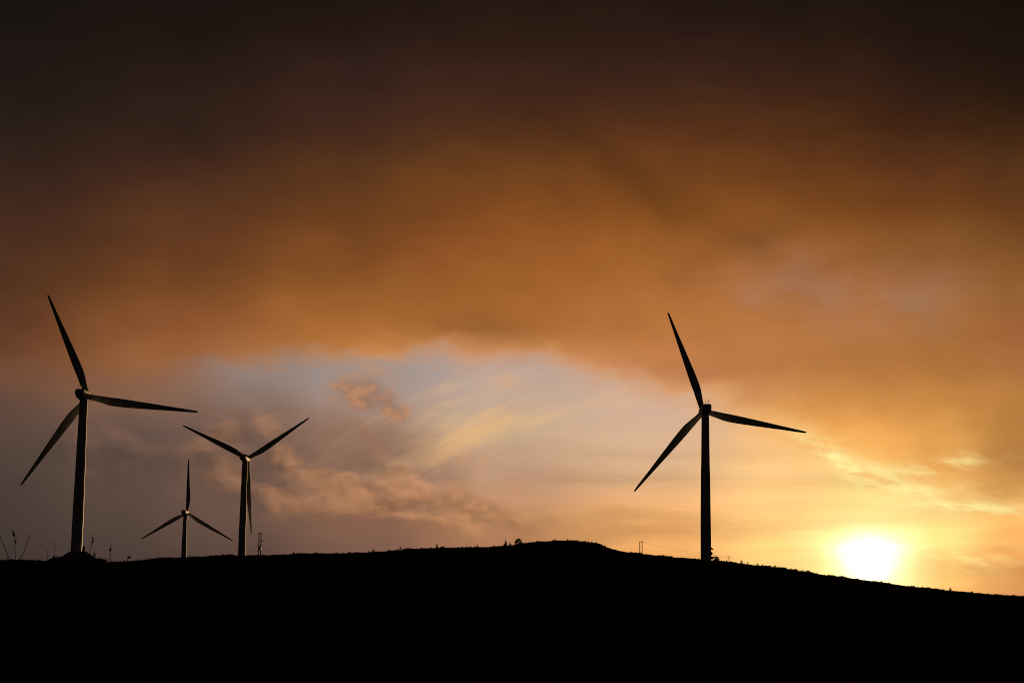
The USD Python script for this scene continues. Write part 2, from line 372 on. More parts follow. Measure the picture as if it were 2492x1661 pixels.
def tube(pts, rad, sides=8, caps=True):
    p = np.asarray(pts, float); rad = np.broadcast_to(rad, (len(p),)).astype(float)
    t = np.gradient(p, axis=0); t /= np.linalg.norm(t, axis=1, keepdims=True) + 1e-12
    ref = np.array([0, 0, 1.0]) if abs(t[:, 2]).mean() < 0.9 else np.array([1.0, 0, 0])
    a = np.cross(t, ref); a /= np.linalg.norm(a, axis=1, keepdims=True) + 1e-12
    b = np.cross(t, a)
    an = np.arange(sides) * 2 * np.pi / sides
    v = p[:, None] + rad[:, None, None] * (np.cos(an)[None, :, None] * a[:, None] + np.sin(an)[None, :, None] * b[:, None])
    n = len(p); v = v.reshape(-1, 3)
    f = []
    for i in range(n - 1):
        for j in range(sides):
            k = (j + 1) % sides
            f += [[i * sides + j, i * sides + k, (i + 1) * sides + k], [i * sides + j, (i + 1) * sides + k, (i + 1) * sides + j]]
    if caps:
        v = np.vstack([v, p[0], p[-1]])
        for j in range(sides):
            k = (j + 1) % sides
            f += [[len(v) - 2, k, j], [len(v) - 1, (n - 1) * sides + j, (n - 1) * sides + k]]
    return trimesh.Trimesh(v, np.array(f), process=False)

def revolve(profile, sides=48, axis=(0, 0, 1), loc=(0, 0, 0)):
    """profile: (radius, height) pairs from bottom to top"""
    pr = np.array(profile, float); an = np.arange(sides) * 2 * np.pi / sides
    v = np.stack([pr[:, None, 0] * np.cos(an), pr[:, None, 0] * np.sin(an), np.broadcast_to(pr[:, None, 1], (len(pr), sides))], -1).reshape(-1, 3)
    f = []
    for i in range(len(pr) - 1):
        for j in range(sides):
            k = (j + 1) % sides
            f += [[i * sides + j, i * sides + k, (i + 1) * sides + k], [i * sides + j, (i + 1) * sides + k, (i + 1) * sides + j]]
    m = trimesh.Trimesh(v, np.array(f), process=False)
    if tuple(axis) != (0, 0, 1):
        m.apply_transform(trimesh.geometry.align_vectors([0, 0, 1], axis))
    m.apply_translation(loc)
    return m

# ------------------------------------------------------------------ ground
RIDGE = [(-60, 1361), (0, 1362), (120, 1365), (200, 1366), (300, 1366.5), (335, 1363), (400, 1358.5), (453, 1355), (520, 1352), (580, 1350.5), (632, 1349.6), (759, 1347), (800, 1347), (876, 1344), (930, 1341), (978, 1337.5), (985, 1335.8),
         (1055, 1333), (1120, 1331), (1182, 1329.5), (1235, 1326.5), (1272, 1323), (1323, 1316.5), (1348, 1313.7), (1399, 1313.5), (1449, 1321), (1478, 1331), (1506, 1338.5), (1566, 1347), (1640, 1354), (1704, 1360.5), (1744, 1363.8),
         (1804, 1370), (1850, 1376), (1899, 1381.5), (1939, 1387.5), (2014, 1399), (2087, 1408.5), (2143, 1417), (2202, 1424), (2310, 1437.5), (2417, 1447), (2492, 1449.5), (2550, 1453)]
_q = np.array([azel(*p) for p in RIDGE])
RA = np.concatenate([[-180, -90, -45, -25], _q[:, 0], [28, 50, 90, 180]])
RE = np.concatenate([[0.25, 0.7, 1.3, 1.55], _q[:, 1], [0.35, 0.2, 0.2, 0.25]])

def ridge_dist(a):
    return 700.0 - 55.0 * np.clip((-11.0 - a) / 1.5, 0, 1) * np.clip((a + 40) / 15, 0, 1)

HUMMOCK_R = 14.0
def ground_z(x, y):
    x, y = np.asarray(x, float), np.asarray(y, float)
    r = np.hypot(x, y); a = np.degrees(np.arctan2(x, y))
    e = np.interp(a, RA, RE); R = ridge_dist(a)
    H = EYE[2] + R * np.tan(np.radians(e)); t = r / R
    near = H * np.clip(t, 0, 1) ** 1.6
    far = H - 0.0006 * np.clip(r - R, 0, None)
    z = np.where(t <= 1, near, far)
    P = np.stack([x, y, np.zeros_like(x)], -1)
    rough = (fbm(P / 9.0, 3, 5) - 0.5) * 0.55 + (fbm(P / 2.6, 3, 9) - 0.5) * 0.40
    w = np.clip((r - 25) / 120, 0.12, 1)
    swell = (fbm(P / 90.0, 3, 2) - 0.5) * 3.0 * np.clip(1 - abs(t - 0.45) / 0.4, 0, 1)
    z = z + rough * w + swell
    # near bank on the left that carries the tall weeds
    z = z + 1.45 * np.exp(-((x + 3.6) / 2.2) ** 2 - ((y - 14.0) / 2.6) ** 2)
    return z

az = np.concatenate([np.arange(-180, -22, 2.0), np.arange(-22, -17.2, 0.3), np.arange(-17.2, 17.2, 0.033), np.arange(17.2, 22, 0.3), np.arange(22, 180, 2.0)])
rr = np.concatenate([[0.0], np.geomspace(2, 30, 22), np.geomspace(33, 520, 44), np.arange(530, 640, 6.0), np.arange(642, 720, 1.6), np.geomspace(722, 1500, 40), np.geomspace(1600, 40000, 22)])
AZ, RR = np.meshgrid(np.radians(az), rr, indexing='ij')
X, Y = RR * np.sin(AZ), RR * np.cos(AZ)
Z = ground_z(X, Y)
n_a, n_r = AZ.shape
V = np.stack([X, Y, Z], -1).reshape(-1, 3)
I, J = np.meshgrid(np.arange(n_a), np.arange(n_r - 1), indexing='ij')
K = (I + 1) % n_a
q = np.stack([I * n_r + J, I * n_r + J + 1, K * n_r + J + 1, K * n_r + J], -1).reshape(-1, 4)
faces = np.vstack([q[:, [0, 2, 1]], q[:, [0, 3, 2]]])
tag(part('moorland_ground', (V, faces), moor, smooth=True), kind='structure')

def gz(p):
    return float(ground_z(np.array([p[0]]), np.array([p[1]]))[0])

def spot(x, y, d):
    """ground point (x, y, ground height) at horizontal distance d under a point of the photograph"""
    p = ray(x, y) * d
    return np.array([p[0], p[1], gz(p)])

# ------------------------------------------------------------------ turbines
ROTOR, OVERHANG = 40.0, 5.4

def blade_mesh():
    """along +x from the hub centre; chord along z-ish (in rotor plane), thickness along y (the rotor axis)"""
    rad = np.array([0.9, 1.6, 2.6, 4.2, 6.0, 8.0, 10.0, 12.5, 15, 18, 22, 26, 30, 34, 37, 39, 39.7, 40.0])
    chord = np.array([1.95, 2.0, 2.1, 2.3, 2.6, 2.9, 3.05, 3.0, 2.85, 2.6, 2.25, 1.9, 1.48, 1.18, 0.95, 0.72, 0.45, 0.12])
    thick = np.array([1.95, 1.95, 1.7, 1.35, 1.05, 0.85, 0.75, 0.65, 0.56, 0.46, 0.37, 0.30, 0.23, 0.17, 0.13, 0.10, 0.07, 0.03])
    twist = 0.45 * np.radians(np.array([14, 14, 14, 13, 12, 10.5, 9, 7.5, 6, 4.5, 3, 2, 1, 0.5, 0, 0, 0, 0]))
    n = 20; s = np.arange(n) * 2 * np.pi / n
    rings = []
    for r_, c, th, tw in zip(rad, chord, thick, twist):
        k = np.clip((r_ - 2.0) / 6.0, 0, 1)
        u = np.cos(s); shape = np.sin(s) * (1 - k * 0.45 * (1 - u) / 2)        # thin trailing edge
        cu = u * c / 2 - k * c * 0.18; cv = shape * th / 2
        z = cu * math.cos(tw) - cv * math.sin(tw); y = cu * math.sin(tw) + cv * math.cos(tw)
        pre = 0.9 * (r_ / ROTOR) ** 2
        rings.append(np.stack([np.full(n, r_), y + pre, z], -1))
    v = np.concatenate(rings); f = []
    for i in range(len(rad) - 1):
        for j in range(n):
            k = (j + 1) % n
            f += [[i * n + j, (i + 1) * n + k, i * n + k], [i * n + j, (i + 1) * n + j, (i + 1) * n + k]]
    v = np.vstack([v, rings[0].mean(0), rings[-1].mean(0)])
    L = (len(rad) - 1) * n
    for j in range(n):
        k = (j + 1) % n
        f += [[len(v) - 2, j, k], [len(v) - 1, L + k, L + j]]
    return trimesh.Trimesh(v, np.array(f), process=False)

BLADE = blade_mesh()

def rounded_section(w, h, n=40, power=4.0):
    s = np.arange(n) * 2 * np.pi / n
    c, d = np.cos(s), np.sin(s)
    k = (abs(c) ** power + abs(d) ** power) ** (-1 / power)
    return np.stack([c * k * w / 2, d * k * h / 2], -1)

def loft(sections):
    """sections: (y, xz points); closed with caps"""
    n = len(sections[0][1]); v = []; f = []
    for y, p in sections:
        v.append(np.stack([p[:, 0], np.full(n, y), p[:, 1]], -1))
    m = len(sections); v = np.concatenate(v)
    for i in range(m - 1):
        for j in range(n):
            k = (j + 1) % n
            f += [[i * n + j, i * n + k, (i + 1) * n + k], [i * n + j, (i + 1) * n + k, (i + 1) * n + j]]
    v = np.vstack([v, v[:n].mean(0), v[-n:].mean(0)])
    for j in range(n):
        k = (j + 1) % n
        f += [[len(v) - 2, k, j], [len(v) - 1, (m - 1) * n + j, (m - 1) * n + k]]
    t = trimesh.Trimesh(v, np.array(f), process=False)
    t.fix_normals()
    return t

def turbine(name_label, hx, hy, dist, theta, yaw, tilt, base_drop=0.3, entrance=False, foot=None):
    """rotor faces away from the camera: its axis points along azimuth yaw"""
    hub = EYE + ray(hx, hy) * dist
    yr = math.radians(yaw)
    ax = np.array([math.sin(yr), math.cos(yr), 0.0])
    tx = hub - ax * OVERHANG
    z0 = foot if foot is not None else gz(tx) - base_drop
    hh = hub[2] - z0                                   # hub height over the foot
    t = thing('wind_turbine', (tx[0], tx[1], z0), name_label, 'wind turbine', 'wind turbines on the moor', -yaw)
    top = hh - 1.75
    # tower: slightly flared base, three flanged sections
    prof = [(2.02, 0), (2.02, 0.35), (1.92, 0.36)]
    rad = lambda z: 1.92 - (1.92 - 1.38) * (max(z - 14, 0) / (top - 14)) ** 1.0 if z > 14 else 1.92
    for z in np.linspace(1.0, top, 26):
        prof.append((rad(z), z))
    prof += [(0.0, top)]
    tower = part('tower', revolve(prof, 64), white, t, smooth=35)
    for zf in (top * 0.30, top * 0.64):
        part('flange', revolve([(rad(zf) - 0.02, zf - 0.09), (rad(zf) + 0.035, zf - 0.09), (rad(zf) + 0.035, zf + 0.09), (rad(zf) - 0.02, zf + 0.09)], 64), white, tower, smooth=35)
    part('yaw_bearing', revolve([(1.40, top), (1.55, top + 0.05), (1.55, top + 0.35), (1.2, top + 0.36)], 48), steel, t, smooth=35)
    # nacelle along +y (local), its rear rounded and its belly cut away at the back
    sec = []
    for y, w, h, zc in ((-6.3, 2.6, 1.9, 0.55), (-6.15, 3.0, 2.3, 0.42), (-5.2, 3.25, 2.9, 0.18), (-3.6, 3.35, 3.35, -0.02), (-1.5, 3.4, 3.55, -0.08), (1.5, 3.4, 3.55, -0.08), (3.2, 3.2, 3.35, -0.03), (3.9, 2.9, 3.0, 0.0)):
        p = rounded_section(w, h); p[:, 1] += zc + hh
        sec.append((y, p))
    nac = part('nacelle', loft(sec), white, t, smooth=35)
    mast = [tube([(dx, -5.1, hh + 1.5), (dx, -5.1, hh + 3.0)], 0.05, 6) for dx in (-0.55, 0.55)]
    mast.append(tube([(-0.9, -5.1, hh + 2.55), (0.9, -5.1, hh + 2.55)], 0.04, 6))
    mast += [trimesh.creation.icosphere(1, 0.14).apply_translation((dx, -5.1, hh + 3.05)) for dx in (-0.55, 0.55)]
    mast.append(box(0.45, 0.06, 0.16, (0.95, -5.1, hh + 2.62)))
    part('wind_sensor_mast', mast, steel, nac)
    part('roof_hatch', box(1.3, 1.6, 0.16, (0, -1.2, hh + 1.74), 0.05), white, nac)
    part('vent_grille', [box(1.5, 0.05, 0.09, (0, -6.33, hh + 0.2 + 0.18 * k)) for k in range(5)], steel, nac)
    # hub and spinner
    hp = [(1.55, 3.95), (1.62, 4.2), (1.68, 4.9), (1.66, 5.9), (1.48, 6.7), (1.05, 7.4), (0.5, 7.75), (0.0, 7.85)]
    # the shaft is tilted up a few degrees, as on real machines
    ct, st_ = math.cos(math.radians(tilt)), math.sin(math.radians(tilt))
    T_ = np.eye(4); T_[:3, :3] = [[1, 0, 0], [0, ct, -st_], [0, st_, ct]]; T_[:3, 3] = (0, OVERHANG, hh)
    hm_ = revolve(hp, 48, (0, 1, 0), (0, -OVERHANG, 0)); hm_.apply_transform(T_)
    hubp = part('hub', hm_, white, t, smooth=40)
    for k in range(3):
        th = theta + k * 2 * math.pi / 3
        b = BLADE.copy()
        R_ = np.eye(4); R_[:3, :3] = [[math.cos(th), 0, -math.sin(th)], [0, 1, 0], [math.sin(th), 0, math.cos(th)]]
        b.apply_transform(R_); b.apply_transform(T_)
        part('blade', b, blade_paint, t, smooth=45)
        c = revolve([(0.95, 0.95), (1.08, 1.0), (1.08, 1.75), (0.95, 1.8)], 32, (1, 0, 0)); c.apply_transform(R_); c.apply_transform(T_)
        part('blade_collar', c, white, hubp, smooth=35)
    if entrance:
        # the doorway looks to the right: canopy, door, landing on brackets, flight of steps with rails
        cx = 1.90
        dr = part('door', box(0.10, 0.95, 2.05, (cx + 0.02, 0, 3.25), 0.02), cabinet_green, t)
        part('handle', box(0.06, 0.04, 0.22, (cx + 0.10, 0.34, 3.2)), steel, dr)
        cv = np.array([[cx - 0.1, -0.75, 5.75], [cx - 0.1, 0.75, 5.75], [cx - 0.1, -0.75, 4.85], [cx - 0.1, 0.75, 4.85], [cx + 0.98, -0.75, 4.85], [cx + 0.98, 0.75, 4.85], [cx + 0.98, -0.75, 4.95], [cx + 0.98, 0.75, 4.95]])
        part('canopy', trimesh.convex.convex_hull(cv), steel, t)
        part('control_box', box(0.42, 0.8, 1.05, (cx + 0.19, -1.0, 3.45), 0.03), cabinet_green, t)
        lv = np.array([[cx - 0.1, -0.7, 2.22], [cx - 0.1, 0.7, 2.22], [cx + 1.15, -0.7, 2.22], [cx + 1.15, 0.7, 2.22], [cx + 1.15, -0.7, 2.05], [cx + 1.15, 0.7, 2.05], [cx + 0.6, -0.7, 1.25], [cx + 0.6, 0.7, 1.25], [cx - 0.1, -0.7, 1.25], [cx - 0.1, 0.7, 1.25]])
        part('landing', trimesh.convex.convex_hull(lv), steel, t)
        st = part('stair_flight', [tube([(cx + 1.1, s * 0.5, 2.1), (cx + 2.2, s * 0.5, 0.2)], 0.07, 6) for s in (-1, 1)], steel, t)
        for k in range(8):
            w = (k + 0.5) / 8
            part('tread', box(0.26, 0.96, 0.04, (cx + 1.1 + 1.1 * w, 0, 2.1 - 1.9 * w)), steel, st)
        for s in (-1, 1):
            part('handrail', [tube([(cx + 1.12, s * 0.52, 2.15), (cx + 1.12, s * 0.52, 3.1)], 0.035, 6), tube([(cx + 1.12, s * 0.52, 3.1), (cx + 2.3, s * 0.52, 1.1)], 0.035, 6), tube([(cx + 2.25, s * 0.52, 0.1), (cx + 2.25, s * 0.52, 1.15)], 0.035, 6)], steel, t)
    return t, tx, z0

# mound under the left turbine
MOUND_D = 640.0
mound_c = EYE + ray(190.5, 1340.5) * MOUND_D
MZ = mound_c[2]
base_z = gz(mound_c)
px = MOUND_D / FPX
mp = [(0.0, 0.0), (2.55, 0.0), (2.9, -0.08), (4.5, -1.15), (6.0, -2.25), (6.35, -2.5), (8.9, -2.62), (9.3, -2.8), (10.6, -3.75), (12.0, -5.0), (13.0, -6.5)]
rr_m = np.concatenate([[0.0], np.linspace(0.6, 13.0, 42)])
ph = np.arange(120) * 2 * np.pi / 120
PR, PP = np.meshgrid(rr_m, ph)
MX, MY = PR * np.cos(PP), PR * np.sin(PP)
stretch = 1 + 0.25 * np.clip(np.cos(PP), 0, 1) * (PR > 6.0) * 0
prof = np.array(mp)
MZZ = np.interp(PR, prof[:, 0], prof[:, 1]) + (fbm(np.stack([MX, MY, 0 * MX], -1) / 0.9, 3, 12) - 0.5) * 0.22 * np.clip(PR / 3 - 0.6, 0, 1)
mv_ = np.stack([MX, MY, MZZ], -1).reshape(-1, 3)
nr_ = len(rr_m)
I, J = np.meshgrid(np.arange(120), np.arange(nr_ - 1), indexing='ij'); K = (I + 1) % 120
q = np.stack([I * nr_ + J, I * nr_ + J + 1, K * nr_ + J + 1, K * nr_ + J], -1).reshape(-1, 4)
mp_ = part('gravel_mound', (mv_ + mound_c, np.vstack([q[:, [0, 1, 2]], q[:, [0, 2, 3]]])), gravel, smooth=True)
tag(mp_, kind='structure')

TL = [
    ('tall wind turbine far left, standing on a gravel mound with handrails', 214.2, 965.8, 647.8, 1.9725, 2.0, 6.6, dict(foot=MZ - 0.4)),
    ('wind turbine left of the twin pole pylon, one blade hanging straight down beside its tower', 601.9, 1115.8, 953.5, 2.683, 5.0, 5.5, {}),
    ('smallest and farthest wind turbine, one blade pointing straight up, behind the stake fence', 455.5, 1247.5, 1337.0, 1.564, 4.0, 7.0, {}),
    ('tall wind turbine nearest the setting sun, with canopy and steps at its foot', 1711.4, 1000.7, 666.8, 1.914, -1.5, 1.6, dict(entrance=True)),
]
TURB = [turbine(*a[:7], **a[7]) for a in TL]

# cabinet beside the left tower
p = EYE + ray(203.3, 1337) * 638
cab = thing('transformer_cabinet', (p[0], p[1], MZ - 0.35), 'small box cabinet on the mound against the right side of the left tower', 'cabinet', None, 13.4)
hc = EYE[2] + ray(203.3, 1328)[2] * 638 - (MZ - 0.35)
part('cabinet_body', box(0.86, 0.8, hc - 0.12, (0, 0, (hc - 0.12) / 2), 0.03), cabinet_green, cab)
part('cabinet_lid', box(0.98, 0.92, 0.12, (0, 0, hc - 0.057), 0.03), cabinet_green, cab)

# ------------------------------------------------------------------ fences
def rail_fence(pts, d, ground_px, label, levels, post_r=0.06, rail_r=0.035):
    """pts: top points of the posts in the photograph"""
    tops = [EYE + ray(x, y) * d for x, y in pts]
    o = np.array([tops[0][0], tops[0][1], tops[0][2] - ground_px / FPX * d])
    t = thing('rail_fence', o, label, 'fence')
    h = ground_px / FPX * d
    for q in tops:
        part('post', box(2 * post_r, 2 * post_r, h + 0.7, q - o + np.array([0, 0, -(h + 0.7) / 2]), 0.015), timber, t)
    for l in levels:
        for a, b in zip(tops[:-1], tops[1:]):
            part('rail', tube([a - o - [0, -0.08, l * h], b - o - [0, -0.08, l * h]], rail_r, 6), timber, t)
    return t

rail_fence([(129.5, 1351.5), (133, 1351.7), (136.8, 1352), (139.3, 1352), (142.6, 1352), (149, 1351.5)], 634, 6.5, 'short level handrail on the left shoulder of the gravel mound', (0.06, 0.5), 0.10, 0.05)
rail_fence([(230, 1353.0), (239.5, 1354.3), (244.6, 1355.2), (253, 1356.5), (261, 1358.6), (270, 1360.5), (276, 1362.5)], 634, 6.0, 'sloping rail fence running down from the right side of the gravel mound', (0.04, 0.55), 0.09, 0.045)

stakes = []
xs = list(np.cumsum([335.2] + [random.uniform(2.2, 5.6) for _ in range(38)]))
xs = [x for x in xs if x < 444 and not 447 < x < 456] + [459.5, 463.2, 467.5, 471.0, 475.2, 480.8]
st0 = spot(335, 1363, 690)
sf = thing('stake_fence', st0, 'row of thin uneven stakes along the skyline either side of the smallest turbine', 'fence')
tops = []
for x in xs:
    y = np.interp(x, [335, 400, 453, 482], [1363, 1358.5, 1355, 1353.5])
    b = spot(x, y, 692 + random.uniform(-2, 2)) - st0
    h = random.uniform(0.6, 1.25) if random.random() < 0.8 else random.uniform(0.3, 0.5)
    lean = random.uniform(-0.08, 0.08)
    part('stake', tube([b - [0, 0, 0.4], b + [lean * 0.5, 0, h * 0.6], b + [lean, 0, h]], [0.11, 0.10, 0.07], 6), stake_wood, sf)
    tops.append(b + [lean * 0.6, 0, 0.35])
part('wire', tube(tops, 0.012, 4), wire_metal, sf)

# ------------------------------------------------------------------ power line
def insulator(p, h=0.45, r=0.11):
    return revolve([(0.03, 0), (0.03, 0.08), (r, 0.10), (r * 0.6, 0.17), (r, 0.20), (r * 0.6, 0.27), (r, 0.30), (0.04, 0.36), (0.03, h)], 10, loc=p)

d = 760.0
px = d / FPX
b = spot(631.5, 1349, d)
topz = EYE[2] + ray(632, 1296)[2] * d - b[2]
pole1 = thing('twin_pole_pylon', b, 'dark twin pole pylon with insulators and transformer, right of the turbine with the hanging blade', 'power pole')
for s in (-1, 1):
    part('pole', tube([(s * 2.9 * px - 0.10, 0, -0.8), (s * 2.4 * px, 0, topz * 0.55), (s * 2.5 * px, 0, topz)], [0.24, 0.21, 0.19], 10), timber, pole1, smooth=40)
part('crossarm', box(10.5 * px, 0.18, 0.22, (0, -0.2, topz - 0.25), 0.02), timber, pole1)
for x, k in ((-4.6, 1.3), (0, 0.9), (4.4, 0.9)):
    part('insulator', insulator((x * px, -0.2, topz - 0.14), 0.45 * k * 1.4, 0.15), ceramic, pole1)
part('brace', box(5.0 * px, 0.12, 0.14, (-0.2, -0.18, topz - 17 * px), 0.02), timber, pole1)
part('brace', box(5.6 * px, 0.12, 0.14, (-0.4, -0.18, topz - 29 * px), 0.02), timber, pole1)
arm = part('side_arm', box(5.5 * px, 0.14, 0.16, (5.2 * px, -0.18, topz - 18.5 * px), 0.02), timber, pole1)
part('insulator', [insulator((x * px, -0.18, topz - 20.8 * px), 0.42, 0.13) for x in (5.2, 7.2)], ceramic, arm)
tr = part('transformer', revolve([(0.0, 0), (0.42, 0.02), (0.48, 0.1), (0.48, 1.35), (0.42, 1.45), (0.0, 1.5)], 16, loc=(0.9 * px, -0.55, topz - 40 * px)), steel, pole1, smooth=40)
part('bushing', [insulator((0.9 * px + dx, -0.55, topz - 40 * px + 1.45), 0.5, 0.1) for dx in (-0.22, 0.22)], ceramic, tr)
part('switch_box', box(0.55, 0.4, 0.9, (-1.2 * px, -0.35, topz - 37 * px), 0.03), steel, pole1)
for x1, y1 in ((616.3, 1339), (626.2, 1339.3), (646.6, 1339.0), (658.8, 1339.3)):
    s = -1 if x1 < 632 else 1
    mid = EYE + ray(x1, y1) * (d - 2) - b
    start = np.array([s * 2.4 * px, 0, topz - 26 * px])
    end = start + (mid - start) * 1.9
    gl = part('guy_wire', tube([start, mid, end], 0.022, 5), wire_metal, pole1)
    dirv = (mid - start) / np.linalg.norm(mid - start)
    part('guy_insulator', tube([mid - dirv * 0.32, mid - dirv * 0.15, mid + dirv * 0.15, mid + dirv * 0.32], [0.05, 0.14, 0.14, 0.05], 8), ceramic, gl)

d2 = 1000.0
px2 = d2 / FPX
b2 = spot(1559.5, 1347, d2)
top2 = EYE[2] + ray(1559.5, 1316.5)[2] * d2 - b2[2]
pole2 = thing('ladder_pylon', b2, 'thin twin pole pylon with rungs on the slope between hilltop and right turbine', 'power pole')
for s in (-1, 1):
    part('pole', tube([(s * 3.3 * px2, 0, -1), (s * 3.2 * px2, 0, top2)], [0.20, 0.17], 8), timber, pole2, smooth=40)
for q in (0.6, 10.5, 16.5, 24.5):
    part('rung', box(7.0 * px2, 0.10, 0.16 if q > 1 else 0.22, (0, -0.16, top2 - q * px2), 0.02), timber, pole2)
part('crossarm', box(11.0 * px2, 0.14, 0.16, (1.2 * px2, -0.2, top2 - 1.6 * px2), 0.02), timber, pole2)
for x in (0.3, 3.2, 5.4):
    part('insulator', insulator((x * px2, -0.2, top2 - 1.2 * px2), 0.75 if x < 1 else 0.5, 0.14), ceramic, pole2)

d3 = 900.0
px3 = d3 / FPX
b3 = spot(1774, 1367, d3)
top3 = EYE[2] + ray(1774, 1353)[2] * d3 - b3[2]
pole3 = thing('power_pole', b3, 'single slim power pole with short crossarm, just right of the right turbine', 'power pole')
part('pole', tube([(0, 0, -1), (0, 0, top3)], [0.17, 0.13], 8), timber, pole3, smooth=40)
part('crossarm', box(7.5 * px3, 0.14, 0.16, (0, -0.18, top3 - 1.4 * px3), 0.02), timber, pole3)
for x in (-3.4, 0.2, 3.6):
    part('insulator', insulator((x * px3, -0.18, top3 - 1.2 * px3), 0.5, 0.14), ceramic, pole3)

wa_, wb_ = b2 + [5.2 * px2, -0.2, top2 - 0.8 * px2], b3 + [-3.4 * px3, -0.18, top3 - 0.8 * px3]
wl = thing('power_line', wa_, 'faint overhead wire sagging from the runged pylon behind the right turbine', 'overhead wire')
for off in (0.0, 0.9):
    ts = np.linspace(0, 1, 24)
    part('wire', tube([(wb_ - wa_) * t + np.array([0, off * 3, -off * 0.5 - 4 * 0.7 * t * (1 - t)]) for t in ts], 0.016, 5), wire_metal, wl)
wc_ = spot(1905, 1384, 930) + [0, 0, 4.0]
wl2 = thing('power_line', wb_, 'faint overhead wire falling from the single power pole to the right', 'overhead wire')
part('wire', tube([(wc_ - wb_) * t + np.array([0, 0, -4 * 0.6 * t * (1 - t)]) for t in np.linspace(0, 1, 16)], 0.022, 5), wire_metal, wl2)

# ------------------------------------------------------------------ young conifers and bushes on the skyline
def conifer_meshes(h, w, seed_):
    r_ = random.Random(seed_)
    trunk = tube([(0, 0, -0.3), (0, 0, h * 0.6), (0, 0, h)], [0.03 * h + 0.02, 0.018 * h + 0.01, 0.008], 6)
    vs, fs = [], []
    tiers = max(6, int(h * 4.5))
    for i in range(tiers):
        t = (i + 0.4) / tiers
        z = h * (0.06 + 0.86 * t)
        reach = w / 2 * (1 - t) ** 0.85 * r_.uniform(0.75, 1.15) + 0.03
        n = 9
        a0 = r_.random() * 6.28
        for k in range(n):
            a = a0 + k * 2 * math.pi / n + r_.uniform(-0.25, 0.25)
            L = reach * r_.uniform(0.65, 1.15)
            wd = 0.30 * reach + 0.07
            c, s = math.cos(a), math.sin(a)
            up = L * r_.uniform(-0.25, 0.35)
            b = len(vs)
            vs += [[0, 0, z + 0.07 * h / tiers * 4], [c * L * 0.6 - s * wd, s * L * 0.6 + c * wd, z + up * 0.4], [c * L, s * L, z + up], [c * L * 0.6 + s * wd, s * L * 0.6 - c * wd, z + up * 0.4], [c * L * 0.5, s * L * 0.5, z + up * 0.3 - 0.10 * h / 2 * 0.6]]
            fs += [[b, b + 1, b + 2], [b, b + 2, b + 3], [b + 4, b + 2, b + 1], [b + 4, b + 3, b + 2], [b, b + 4, b + 1], [b, b + 3, b + 4]]
    z = h
    b = len(vs)
    vs += [[0.035, 0, h * 0.9], [-0.035, 0, h * 0.9], [0, 0.035, h * 0.9], [0, 0, h * 1.06]]
    fs += [[b, b + 2, b + 3], [b + 2, b + 1, b + 3], [b + 1, b, b + 3]]
    return trunk, trimesh.Trimesh(np.array(vs), np.array(fs), process=False)

def bush_meshes(h, w, seed_, n=420):
    r_ = random.Random(seed_)
    stem = [tube([(0, 0, -0.3), (r_.uniform(-0.2, 0.2) * w, r_.uniform(-0.2, 0.2) * w, h * 0.7)], [0.06, 0.02], 5) for _ in range(4)]
    vs, fs = [], []
    for k in range(n):
        a, t = r_.random() * 6.283, r_.random()
        z = h * t * 0.96
        rad = w / 2 * math.sqrt(max(0.03, 1 - (t * 1.0) ** 2.2)) * math.sqrt(r_.uniform(0.15, 1.0)) * r_.uniform(0.85, 1.1)
        c = np.array([math.cos(a) * rad, math.sin(a) * rad, z])
        u = np.array([r_.gauss(0, 1), r_.gauss(0, 1), r_.gauss(0, 1)]); u /= np.linalg.norm(u)
        v = np.cross(u, [r_.gauss(0, 1), r_.gauss(0, 1), 1.0]); v /= np.linalg.norm(v) + 1e-9
        s = 0.11 * (h + w) * 0.5 * r_.uniform(0.6, 1.3)
        b = len(vs)
        vs += [c - u * s, c + v * s * 0.5, c + u * s, c - v * s * 0.5]
        fs += [[b, b + 1, b + 2], [b, b + 2, b + 3]]
    return trimesh.util.concatenate(stem), trimesh.Trimesh(np.array(vs), np.array(fs), process=False)

def skyline_tree(x, ytop, width, label, kind='conifer', d=696.0, ybase=None):
    yb = ybase if ybase else float(np.interp(x, [p[0] for p in RIDGE], [p[1] for p in RIDGE]))
    b = spot(x, yb, d)
    h = (1.12 if kind == 'conifer' else 1.0) * max(EYE[2] + ray(x, ytop)[2] * d - b[2], 0.4)
    w = (1.3 if kind == 'conifer' else 1.05) * width * d / FPX
    name, cat, grp = ('young_conifer', 'tree', 'young conifers on the skyline') if kind == 'conifer' else ('bush', 'bush', 'bushes on the skyline')
    t = thing(name, b, label, cat, grp)
    tr_, cr = (conifer_meshes if kind == 'conifer' else bush_meshes)(h, w, int(x * 10))
    part('trunk' if kind == 'conifer' else 'stem', tr_, bark, t)
    part('crown', cr, needles, t)

